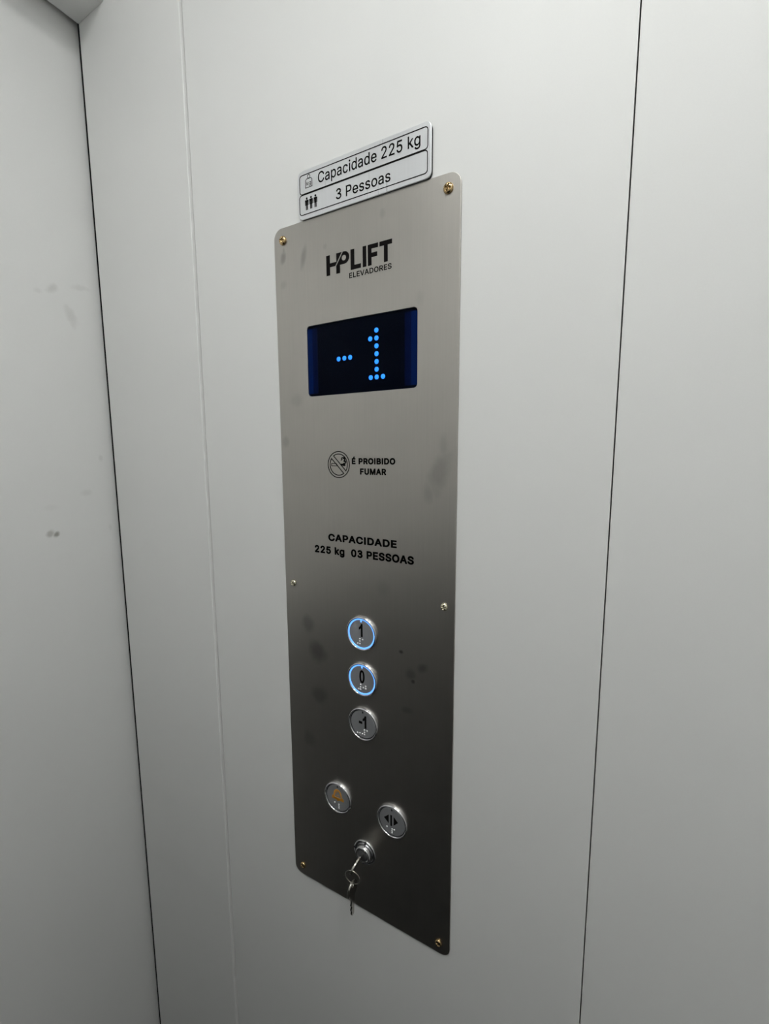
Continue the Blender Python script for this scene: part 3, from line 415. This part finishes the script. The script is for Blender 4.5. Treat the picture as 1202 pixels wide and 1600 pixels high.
def dots(pts, r, h, y_base):
    """raised braille dots, one mesh"""
    bm = bmesh.new(); n = 10
    for x, z in pts:
        rings = [[bm.verts.new((x+r*c*math.cos(2*math.pi*k/n), y_base-hh*h, z+r*c*math.sin(2*math.pi*k/n))) for k in range(n)] for c, hh in ((1, 0), (0.85, 0.55), (0.5, 0.88))]
        top = bm.verts.new((x, y_base-h, z))
        for a, b in zip(rings, rings[1:]):
            for k in range(n):
                bm.faces.new((a[k], a[(k+1) % n], b[(k+1) % n], b[k])).smooth = True
        for k in range(n): bm.faces.new((rings[-1][k], rings[-1][(k+1) % n], top)).smooth = True
    bmesh.ops.recalc_face_normals(bm, faces=bm.faces)
    me = bpy.data.meshes.new('dots'); bm.to_mesh(me); bm.free()
    return me

def boolean_cut(me, cutter):
    a = bpy.data.objects.new('a', me); b = bpy.data.objects.new('b', cutter)
    COL.objects.link(a); COL.objects.link(b)
    md = a.modifiers.new('cut', 'BOOLEAN'); md.object = b; md.operation = 'DIFFERENCE'; md.solver = 'EXACT'
    dg = bpy.context.evaluated_depsgraph_get(); dg.update()
    out = bpy.data.meshes.new_from_object(a.evaluated_get(dg))
    bpy.data.objects.remove(a); bpy.data.objects.remove(b)
    return out

# ================================================================== the cabin
floor = struct(link('floor', box_me(X_L-0.06, X_R+0.03, Y_F-0.03, 0.045, -0.04, 0), FLOORM), 'black granite cabin floor')
ceiling = struct(link('ceiling', box_me(X_L-0.10, X_R+0.03, Y_F-0.03, 0.045, Z_C, Z_C+0.03), WALL), 'pale grey cabin ceiling')
back = struct(link('wall_back', box_me(X_L, X_R+0.03, 0.012, 0.045, 0, Z_C), GAP), 'pale grey panelled cabin wall carrying the control panel')
me = box_me(X_L, SEAM_1, 0.0, 0.0115, 0.0, Z_C, 0.0010, 3)
for v in me.vertices:
    if v.co.y < 0.006: v.co.y -= 0.0042*(v.co.x-X_L)/(SEAM_1-X_L)     # the narrow panel stands a little proud at its joint
link('panel', me, WALL, back)
link('panel', box_me(SEAM_1+0.0009, SEAM_2, 0.0, 0.0115, 0.0, Z_C, 0.0003, 2), WALL, back)
link('panel', box_me(SEAM_2+0.0010, X_R, 0.0, 0.0115, 0.0, Z_C, 0.0003, 2), WALL, back)
struct(link('wall_right', box_me(X_R, X_R+0.03, Y_F, 0.0, 0, Z_C), WALL), 'pale grey cabin wall at the far end from the door')
struct(link('wall_front', box_me(X_L, X_R+0.03, Y_F-0.03, Y_F, 0, Z_C), WALL), 'pale grey cabin wall opposite the control panel')
struct(link('trim_3', box_me(X_L+0.04, X_R-0.001, Y_F+0.0005, Y_F+0.010, 0.13, 1.18, 0.002), DARKWALL), 'dark cladding added low on the wall opposite the control panel, unseen')  # made-up cladding out of view, darkens the lower steel plate's reflection
struct(link('baseboard_front', box_me(X_L+0.04, X_R-0.012, Y_F+0.0005, Y_F+0.012, 0.0, 0.12, 0.001), DARKWALL), 'added dark baseboard under the unseen dark cladding')  # baseboards here and below are added, unseen, to keep reflections dark
struct(link('baseboard_right', box_me(X_R-0.012, X_R-0.0005, Y_F+0.013, -0.0005, 0.0, 0.12, 0.001), DARKWALL), 'added dark baseboard at the far end from the door')
struct(link('baseboard_back', box_me(X_L+0.002, X_R-0.013, -0.012, -0.0005, 0.0, 0.12, 0.001), DARKWALL), 'added dark baseboard under the control panel wall')
# the door side: recessed sliding leaf, header with a narrow underside, jamb
struct(link('trim_1', box_me(X_L, -0.3972, Y_F, 0.0, Z_H, Z_C, 0.0012, 2), WALL), 'pale grey door header box under the ceiling')
door = struct(link('door_1', box_me(-0.500, -0.4705, -0.90, 0.0041, 0.004, 2.19, 0.0015, 2), DOORM), 'pale grey sliding door leaf with faint finger marks')
link('added_dark_board', box_me(-0.4705, -0.4680, -0.85, -0.30, 0.03, 1.12, 0.0006), DARKWALL, door)  # added on the unseen part of the door so the steel plate mirrors dark
struct(link('wall_left', box_me(-0.500, X_L, Y_F, -0.86, 0, Z_H), WALL), 'pale grey door jamb of the cabin')

# ceiling lamps (above the frame)
H = LAMP_HALF
for (lx, ly), which in zip(LAMP_POS, ('nearer the door', 'farther from the door')):
    lamp = empty('ceiling_light', (lx, ly, Z_C), 'square white ceiling light '+which, 'ceiling light', 'cabin ceiling lights')
    bm = bmesh.new()
    a, b = H, H+0.012
    o_ = [(-b, -b), (b, -b), (b, b), (-b, b)]; i_ = [(-a, -a), (a, -a), (a, a), (-a, a)]
    V = lambda L, z: [bm.verts.new((x, y, z)) for x, y in L]
    ot, it_, ob, ib = V(o_, 0), V(i_, 0), V(o_, -0.012), V(i_, -0.012)
    for k in range(4):
        j = (k+1) % 4
        bm.faces.new((ob[k], ob[j], ib[j], ib[k])); bm.faces.new((ot[k], ot[j], ob[j], ob[k])); bm.faces.new((it_[k], it_[j], ib[j], ib[k]))
    bmesh.ops.recalc_face_normals(bm, faces=bm.faces)
    me = bpy.data.meshes.new('frame'); bm.to_mesh(me); bm.free()
    link('lamp_frame', me, LAMPFRAME, lamp)
    link('lamp_diffuser', box_me(-H, H, -H, H, -0.009, -0.001), LAMP, lamp)

# ================================================================== capacity sign
SY = 0.004                                         # its front stands 4 mm off the wall
sign = empty('capacity_sign', (0, 0, PLATE_Z), 'small silver capacity sign with two framed lines of black text above the control panel', 'sign')
sx0, sx1, sz0, sz1 = mm(-72.0, 81.8, 801.4, 848.9)
link('foam_backing', slab([rrect(sx0+0.0006, sx1-0.0002, sz0+0.0002, sz1-0.0006, 0.0055)], 0, 0.0026), BLACKFOAM, sign)
link('sign_plate', slab([rrect(sx0, sx1, sz0, sz1, 0.006)], -0.0026, 0.0014, 0.0004), SIGNSTEEL, sign)
lower = slab([rrect(*mm(-70.6, 78.6, 805.6, 825.7), 0.0034), rrect(*mm(-69.8, 77.8, 806.4, 824.9), 0.0026)], -SY, 0.0002)
upper = slab([rrect(*mm(-69.9, 78.9, 825.7, 844.9), 0.0034), rrect(*mm(-69.1, 78.1, 826.5, 844.1), 0.0026)], -SY, 0.0002)
link('field_outline', upper, INK, sign); link('field_outline', lower, INK, sign)
link('lettering', text_me('Capacidade 225 kg', *mm(-45.4, 71.2, 828.5, 842.2), -SY, 0.010), INK, sign)
link('lettering', text_me('3 Pessoas', *mm(-23.2, 40.1, 809.6, 820.0), -SY, 0.010), INK, sign)
P = lambda L: [(x/1000, z/1000) for x, z in L]
weight = strokes([(P([(-61.9, 831.3), (-53.2, 831.3), (-53.2, 838.2), (-54.6, 839.7), (-60.3, 839.7), (-61.9, 838.2)]), 0.0006, True),
                  (circle(-0.0575, 0.8417, 0.0017, 16), 0.0006, True)], -SY)
icon = link('weight_icon', weight, INK, sign)
link('lettering', text_me('kg', *mm(-60.7, -54.5, 832.2, 837.3), -SY, 0.008), INK, icon)
def person_icon(cx):
    h = circle(cx, 821.0, 1.15, 12)
    body = [(cx-2.3, 819.2), (cx-1.9, 819.6), (cx+1.9, 819.6), (cx+2.3, 819.2), (cx+2.3, 814.4), (cx+1.6, 814.4), (cx+1.5, 817.8), (cx+1.3, 817.8),
            (cx+1.3, 809.9), (cx+0.2, 809.9), (cx+0.15, 814.2), (cx-0.15, 814.2), (cx-0.2, 809.9), (cx-1.3, 809.9), (cx-1.3, 817.8), (cx-1.5, 817.8), (cx-1.6, 814.4), (cx-2.3, 814.4)]
    return slab([P(h), P(body)], -SY, 0.00015)
for cx in (-60.7, -55.0, -49.2): link('person_icon', person_icon(cx), INK, sign)

# ================================================================== control panel
FT = 0.002                                          # thickness of the steel face
FY = -FT
cop = empty('control_panel', (0, 0, PLATE_Z), 'tall brushed steel lift control panel with blue display and round buttons', 'control panel')
dx0, dx1, dz0, dz1 = mm(-67.0, 67.7, 618.0, 693.3)
link('face_plate', slab([rrect(-0.110, 0.110, 0.0, 0.8015, 0.011, 12), rrect(dx0, dx1, dz0, dz1, 0.004)[::-1]], 0, FT, 0.0004), STEEL, cop)
# logo and lettering
hp1 = [(-38.4, 740.2), (-38.4, 760.1), (-33.7, 760.1), (-33.7, 752), (-25.6, 752), (-25.6, 760.1), (-18.6, 760.1), (-26.9, 748.2), (-33.7, 748.2), (-33.7, 740.2)]
bowl = [(-15.4+6*math.cos(math.radians(a)), 754.1+6*math.sin(math.radians(a))) for a in range(90, -91, -12)]
hp2 = [(-17.2, 760.1)] + bowl + [(-21.0, 748.1), (-21.0, 740.2), (-25.8, 740.2), (-25.8, 747.8)]
cnt = circle(-16.0, 754.1, 2.7, 16)
cnt = [(x*1.0, z) for x, z in cnt]
Lg = [(-7.8, 740.4), (4.6, 740.4), (4.6, 744.6), (-3.1, 744.6), (-3.1, 760), (-7.8, 760)]
Ig = [(6.8, 740.2), (11.1, 740.2), (11.1, 759.8), (6.8, 759.8)]
Fg = [(12.9, 740.2), (17.2, 740.2), (17.2, 747.6), (23.8, 747.6), (23.8, 751.8), (17.2, 751.8), (17.2, 755.6), (24.8, 755.6), (24.8, 759.8), (12.9, 759.8)]
Tg = [(31.3, 740.1), (35.6, 740.1), (35.6, 755.5), (40.5, 755.5), (40.5, 759.8), (26.4, 759.8), (26.4, 755.5), (31.3, 755.5)]
logo = merge('logo', slab([P(hp1)], FY, 0.00012), slab([P(hp2), P(cnt)[::-1]], FY, 0.00012), *[slab([P(g)], FY, 0.00012) for g in (Lg, Ig, Fg, Tg)])
link('logo', logo, INK, cop)
link('lettering', text_me('ELEVADORES', *mm(-9.7, 39.9, 732.6, 737.9), FY, 0.020), INK, cop)
link('lettering', text_me('\u00c9 PROIBIDO', *mm(-9.9, 43.5, 543.0, 551.4), FY, 0.042), INK, cop)
link('lettering', text_me('FUMAR', *mm(0.6, 32.8, 532.0, 538.8), FY, 0.042), INK, cop)
link('lettering', text_me('CAPACIDADE', *mm(-43.6, 45.0, 456.0, 464.5), FY, 0.038), INK, cop)
link('lettering', text_me('225 kg  03 PESSOAS', *mm(-63.5, 65.0, 438.4, 449.6), FY, 0.038), INK, cop)
# no smoking mark
cx, cz = -27.3, 542.6
R_, dd = 11.6, 2.0
def seg(sgn):
    # the part of the inner disc on one side of the band that runs from upper left to lower right
    base = 45 if sgn > 0 else 225
    a = math.degrees(math.acos(dd/R_))
    return [(cx+R_*math.cos(math.radians(base-a+2*a*k/28)), cz+R_*math.sin(math.radians(base-a+2*a*k/28))) for k in range(29)]
smoke1 = [(-18.2, 545.2), (-20.3, 546.6), (-18.9, 548.0), (-20.6, 549.3), (-22.2, 550.4), (-23.5, 549.4), (-22.6, 548.3), (-24.2, 547.2)]
smoke2 = [(-18.6, 543.8), (-17.6, 545.6), (-19.0, 547.2), (-19.2, 549.2), (-20.8, 550.8)]
nos = strokes([(P(circle(cx, cz, 14.3, 48)), 0.0010, True), (P(seg(1)), 0.0010, True), (P(seg(-1)), 0.0010, True),
               (P([(-36.8, 541.2), (-28.4, 541.2), (-30.6, 543.8), (-36.8, 543.8)]), 0.0008, True),
               (P([(-24.2, 542.6), (-21.4, 542.6)]), 0.0022, False),
               (P([(-21.4, 542.8), (-18.3, 542.8)]), 0.0034, False),
               (P(smoke1), 0.0011, False), (P(smoke2), 0.0013, False)], FY)
link('no_smoking_mark', nos, INK, cop)

# display: matrix housing and side strips painted as blue edge light fading inward, behind a smoked pane, lit dots
disp = link('display', slab([rrect(dx0+0.0001, dx1-0.0001, dz0+0.0001, dz1-0.0001, 0.004)], -0.0001, 0.0003), MATRIX, cop)
for x0, x1, mt in ((-66.8, -60.5, EDGELIGHT), (-60.5, -54.0, EDGELIGHTDIM), (60.5, 67.5, EDGELIGHT), (53.5, 60.5, EDGELIGHTDIM)):
    link('edge_light_strip', box_me(x0/1000, x1/1000, -0.00062, -0.0004, dz0+0.003, dz1-0.003), mt, disp)
led_me = lathe([(0.0024, 0.0), (0.0024, 0.0002), (0.0019, 0.0005), (0.0, 0.0006)], 20)
px, pz = 7.42, 7.67
spots = [(-25.9, 654.8), (-18.5, 654.9), (-11.1, 655.0)] + [(21.2, 632.15+pz*k) for k in range(7)] + [(14.1, 632.15), (28.7, 632.15), (13.8, 670.5)]
for x, z in spots:
    link('led_dot', led_me, LED, disp, (x/1000, -0.0004, z/1000))
link('display_pane', slab([rrect(dx0+0.0002, dx1-0.0002, dz0+0.0002, dz1-0.0002, 0.004)], -0.0012, 0.0004), PANE, disp)

# screws: domed heads with a cross recess
def screw_me(r, h):
    prof = [(r, 0), (r, h*0.25), (r*0.93, h*0.55), (r*0.75, h*0.80), (r*0.5, h*0.94), (r*0.25, h*0.99), (0, h)]
    dome = lathe(prof, 24)
    bm = bmesh.new(); bm.from_mesh(dome)
    edge = [e for e in bm.edges if e.is_boundary]
    bmesh.ops.contextual_create(bm, geom=edge); bmesh.ops.recalc_face_normals(bm, faces=bm.faces)
    bm.to_mesh(dome); bm.free()
    a, w = r*0.62, r*0.16
    cross = [(-a, -w), (-w, -w), (-w, -a), (w, -a), (w, -w), (a, -w), (a, w), (w, w), (w, a), (-w, a), (-w, w), (-a, w)]
    return boolean_cut(dome, slab([cross], -h*0.35, h*1.2))
big, small = screw_me(0.0048, 0.0030), screw_me(0.0041, 0.0026)
for x, z, me, mt, rot in ((98.0, 788.6, big, BRASS, 20), (-96.9, 788.2, big, BRASS, 15), (-97.4, 399.0, small, PALEZINC, 40), (98.8, 401.8, small, PALEZINC, 10),
                          (-96.4, 13.9, small.copy(), BRASS, 30), (97.0, 13.3, small.copy(), BRASS, 5)):
    me = me.copy() if me.materials else me
    me.materials.clear()
    s = link('screw', me, mt, cop, (x/1000, FY, z/1000)); s.rotation_euler = (0, math.radians(rot), 0)

# buttons
BEZ = lathe([(0.0199, 0.0), (0.0199, 0.0014), (0.0196, 0.0026), (0.0190, 0.0033), (0.0183, 0.0035), (0.0177, 0.0031), (0.0174, 0.0022), (0.0173, 0.0004)], 64)
RING_ON = lathe([(0.0174, 0.0010), (0.0174, 0.0021), (0.0171, 0.0025), (0.0164, 0.0025), (0.0161, 0.0022), (0.0161, 0.0008)], 64)
RING_OFF = lathe([(0.0173, 0.0006), (0.0173, 0.0010), (0.0162, 0.0010), (0.0162, 0.0006)], 64)
FACE_ON = lathe([(0.0161, 0.0006), (0.0161, 0.0020), (0.0158, 0.0022), (0.0, 0.0022)], 64, smooth=False)
FACE_OFF = lathe([(0.0164, 0.0006), (0.0164, 0.0018), (0.0160, 0.0022), (0.0, 0.0022)], 64, smooth=False)
FB = -0.0022
def button(name, x, z, lit, label, marks, braille, mark_mat=INK):
    b = link(name, BEZ, CHROME, cop, (x/1000, FY, z/1000)); b['label'] = label
    link('button_face', FACE_ON if lit else FACE_OFF, SATIN, b)
    link('light_ring', (RING_ON if lit else RING_OFF), GLOW if lit else GROOVE, b)
    link('tick_mark', slab([P([(-0.8, 13.6), (0.8, 13.6), (0.8, 16.0), (-0.8, 16.0)])], FB, 0.0003), GLOW if lit else GROOVE, b)
    for nm, me in marks: link(nm, me, mark_mat, b)
    link('braille', dots(P(braille), 0.00105, 0.0007, FB), BRAILLE, b)
    return b
digit1 = lambda x0, x1, z0, z1: slab([P([(x1-(x1-x0)*0.48, z0), (x1, z0), (x1, z1), (x1-(x1-x0)*0.40, z1), (x1-(x1-x0)*0.62, z1-2.6), (x0, z1-4.6), (x0, z1-7.4), (x1-(x1-x0)*0.48, z1-5.6)])], FB, 0.00015)
digit0 = slab([P([(3.55*math.cos(2*math.pi*k/36), 3.5+7.9*math.copysign(abs(math.sin(2*math.pi*k/36))**0.85, math.sin(2*math.pi*k/36))) for k in range(36)]),
               P([(1.25*math.cos(2*math.pi*k/36), 3.5+5.3*math.copysign(abs(math.sin(2*math.pi*k/36))**0.8, math.sin(2*math.pi*k/36))) for k in range(36)])[::-1]], FB, 0.00015)
button('floor_button', 0.9, 354.6, True, 'round floor button 1 with a glowing blue ring', [('numeral', digit1(-3.1, 1.9, -3.6, 11.6))],
       [(-2, -6.3), (1.7, -6.5), (-2, -9), (-4.8, -12), (-2, -12)])
button('floor_button', 1.2, 300.3, True, 'round floor button 0 with a glowing blue ring', [('numeral', digit0)],
       [(-1.9, -6.4), (-2.2, -9.4), (-4.8, -12.1), (-2.2, -12.1), (1.5, -9.4), (4.7, -7), (4.7, -9.6)])
button('floor_button', 1.6, 245.9, False, 'round unlit floor button -1', [('numeral', merge('n', digit1(-0.3, 4.8, -4.2, 11.1), slab([P([(-5.4, 0.2), (-0.7, 0.2), (-0.7, 3.2), (-5.4, 3.2)])], FB, 0.00015)))],
       [(-7.4, -12.4), (-4.3, -11.9), (-0.8, -11.9), (2, -6.5), (5.6, -6.6), (2, -9.4), (2, -12)])
bell = strokes([(P([(-5.2, 1.6), (-4.6, 6.0), (-3.0, 9.2), (-0.4, 10.4), (2.4, 9.6), (4.4, 6.6), (5.4, 2.2)]), 0.0021, False),
                (P([(-5.2, 1.9), (-7.4, 0.4), (-7.6, -1.6), (8.0, -1.6), (8.0, 0.2), (5.4, 2.2)]), 0.0019, False),
                (P([(-6.6, -0.6), (7.2, -0.4)]), 0.0024, False),
                (P([(-2.6, 5.0), (-1.8, 7.4), (0.2, 8.0)]), 0.0009, False),
                (P([(-1.6, 3.0), (1.8, 3.0)]), 0.0010, False),
                (P([(-1.5, -2.2), (0, -3.4), (1.6, -2.2)]), 0.0014, False)], FB)
button('alarm_button', -36.3, 137.5, False, 'round alarm button with an orange bell', [('bell_icon', bell)],
       [(-4.6, -7.6), (1.7, -7.9), (1.7, -10.3), (1.7, -12.7)], ORANGE)
tri = [slab([P(t)], FB, 0.00015) for t in ([(-10.2, 2.1), (-4.0, -3.4), (-4.0, 7.7)], [(8.0, 2.1), (2.4, -3.6), (2.4, 7.4)], [(-1.9, -5.4), (0.3, -5.4), (0.3, 8.2), (-1.9, 8.2)])]
button('door_open_button', 39.2, 138.4, False, 'round door opening button with two black triangles', [('door_open_icon', merge('i', *tri))],
       [(-6.3, -8.4), (0.4, -8.9), (3, -8.7), (0.1, -11.4), (0.1, -13.6)])

# key switch
lock = link('key_switch', lathe([(0.0152, 0.0), (0.0152, 0.0010), (0.0146, 0.0018), (0.0112, 0.0022), (0.0110, 0.0012)], 48), CHROME, cop, (0.0012, FY, 0.0802))
lock['label'] = 'round chrome key switch below the buttons'
link('barrel', lathe([(0.0102, 0.0006), (0.0102, 0.0054), (0.0096, 0.0066), (0.0080, 0.0070), (0.0076, 0.0062), (0.0, 0.0062)], 40), CHROME, lock)
link('core', lathe([(0.0064, 0.0060), (0.0064, 0.0068), (0.0060, 0.0071), (0.0, 0.0071)], 32), GAP, lock)
for a in (84, 172, 265):
    n = link('notch', box_me(-0.0008, 0.0008, -0.0024, -0.0012, 0.0112, 0.0150), BLACK, lock); n.rotation_euler = (0, -math.radians(a-90), 0)

# ================================================================== keys
def key_me(blade, bow_l, bow_w, thick=0.0021):
    """flat key: blade along +x from the shoulder at x=0, bow to -x; in the local x-z plane"""
    hw = bow_w/2
    bow = [(-0.0005, 0.0040), (-0.0030, hw*0.80), (-0.0065, hw), (-bow_l*0.62, hw), (-bow_l*0.88, hw*0.66), (-bow_l, hw*0.20),
           (-bow_l, -hw*0.20), (-bow_l*0.88, -hw*0.66), (-bow_l*0.62, -hw), (-0.0065, -hw), (-0.0030, -hw*0.80), (-0.0005, -0.0040)]
    teeth = []
    n = 7
    for k in range(n):
        x = blade*(0.16+0.72*k/(n-1)); teeth.append((x, -0.0032+(0.0011 if k % 2 else 0.0) + (0.0006 if k % 3 == 0 else 0)))
    bl = [(0.0, -0.0036)] + teeth + [(blade*0.97, -0.0018), (blade, 0.0), (blade*0.97, 0.0026), (0.0, 0.0036)]
    loop = bow[::-1][:0] + [(p[0], p[1]) for p in bow] + bl
    hole = circle(-bow_l*0.80, 0.0, 0.0026, 16)
    return slab([loop, hole[::-1]], thick/2, thick, 0.0003, 1)

kz = PLATE_Z + 0.0802
k1 = link('key', key_me(0.0095, 0.0215, 0.0190), NICKEL, None, (0.0012, -0.0125, kz))
# blade points into the wall (+y); the flat of the key leans to the right
m_axis = Matrix(((0, 0, 0), (0, 0, 0), (0, 0, 0)))
xa = Vector((0, 1, 0)); za = Vector((math.sin(math.radians(22)), 0, math.cos(math.radians(22)))); ya = za.cross(xa)
R3 = Matrix((xa, ya, za)).transposed().to_4x4(); R3.translation = Vector((0.0012, -0.0125, kz)); k1.matrix_world = R3
k1['label'] = 'silver key inserted in the key switch, holding the ring'; k1['category'] = 'key'
RC = Vector((0.0030, -0.0318, kz-0.0062))
kr = link('key_ring', ring_tube(0.0092, 0.00055), NICKEL, None, RC)
kr.rotation_euler = (math.radians(6), 0, math.radians(8))
kr['label'] = 'thin silver split ring hanging between the two keys'; kr['category'] = 'key ring'
k2 = link('key', key_me(0.0245, 0.0205, 0.0180), NICKEL)
xa = Vector((-0.03, 0.02, -1)).normalized(); t = math.radians(90)
za = Vector((math.cos(t), math.sin(t), 0)); za = (za - xa*za.dot(xa)).normalized(); ya = za.cross(xa)
R3 = Matrix((xa, ya, za)).transposed().to_4x4(); R3.translation = RC + Vector((-0.0010, 0, -0.0092-0.0164)); k2.matrix_world = R3
k2['label'] = 'silver key dangling from the ring below the key switch'; k2['category'] = 'key'
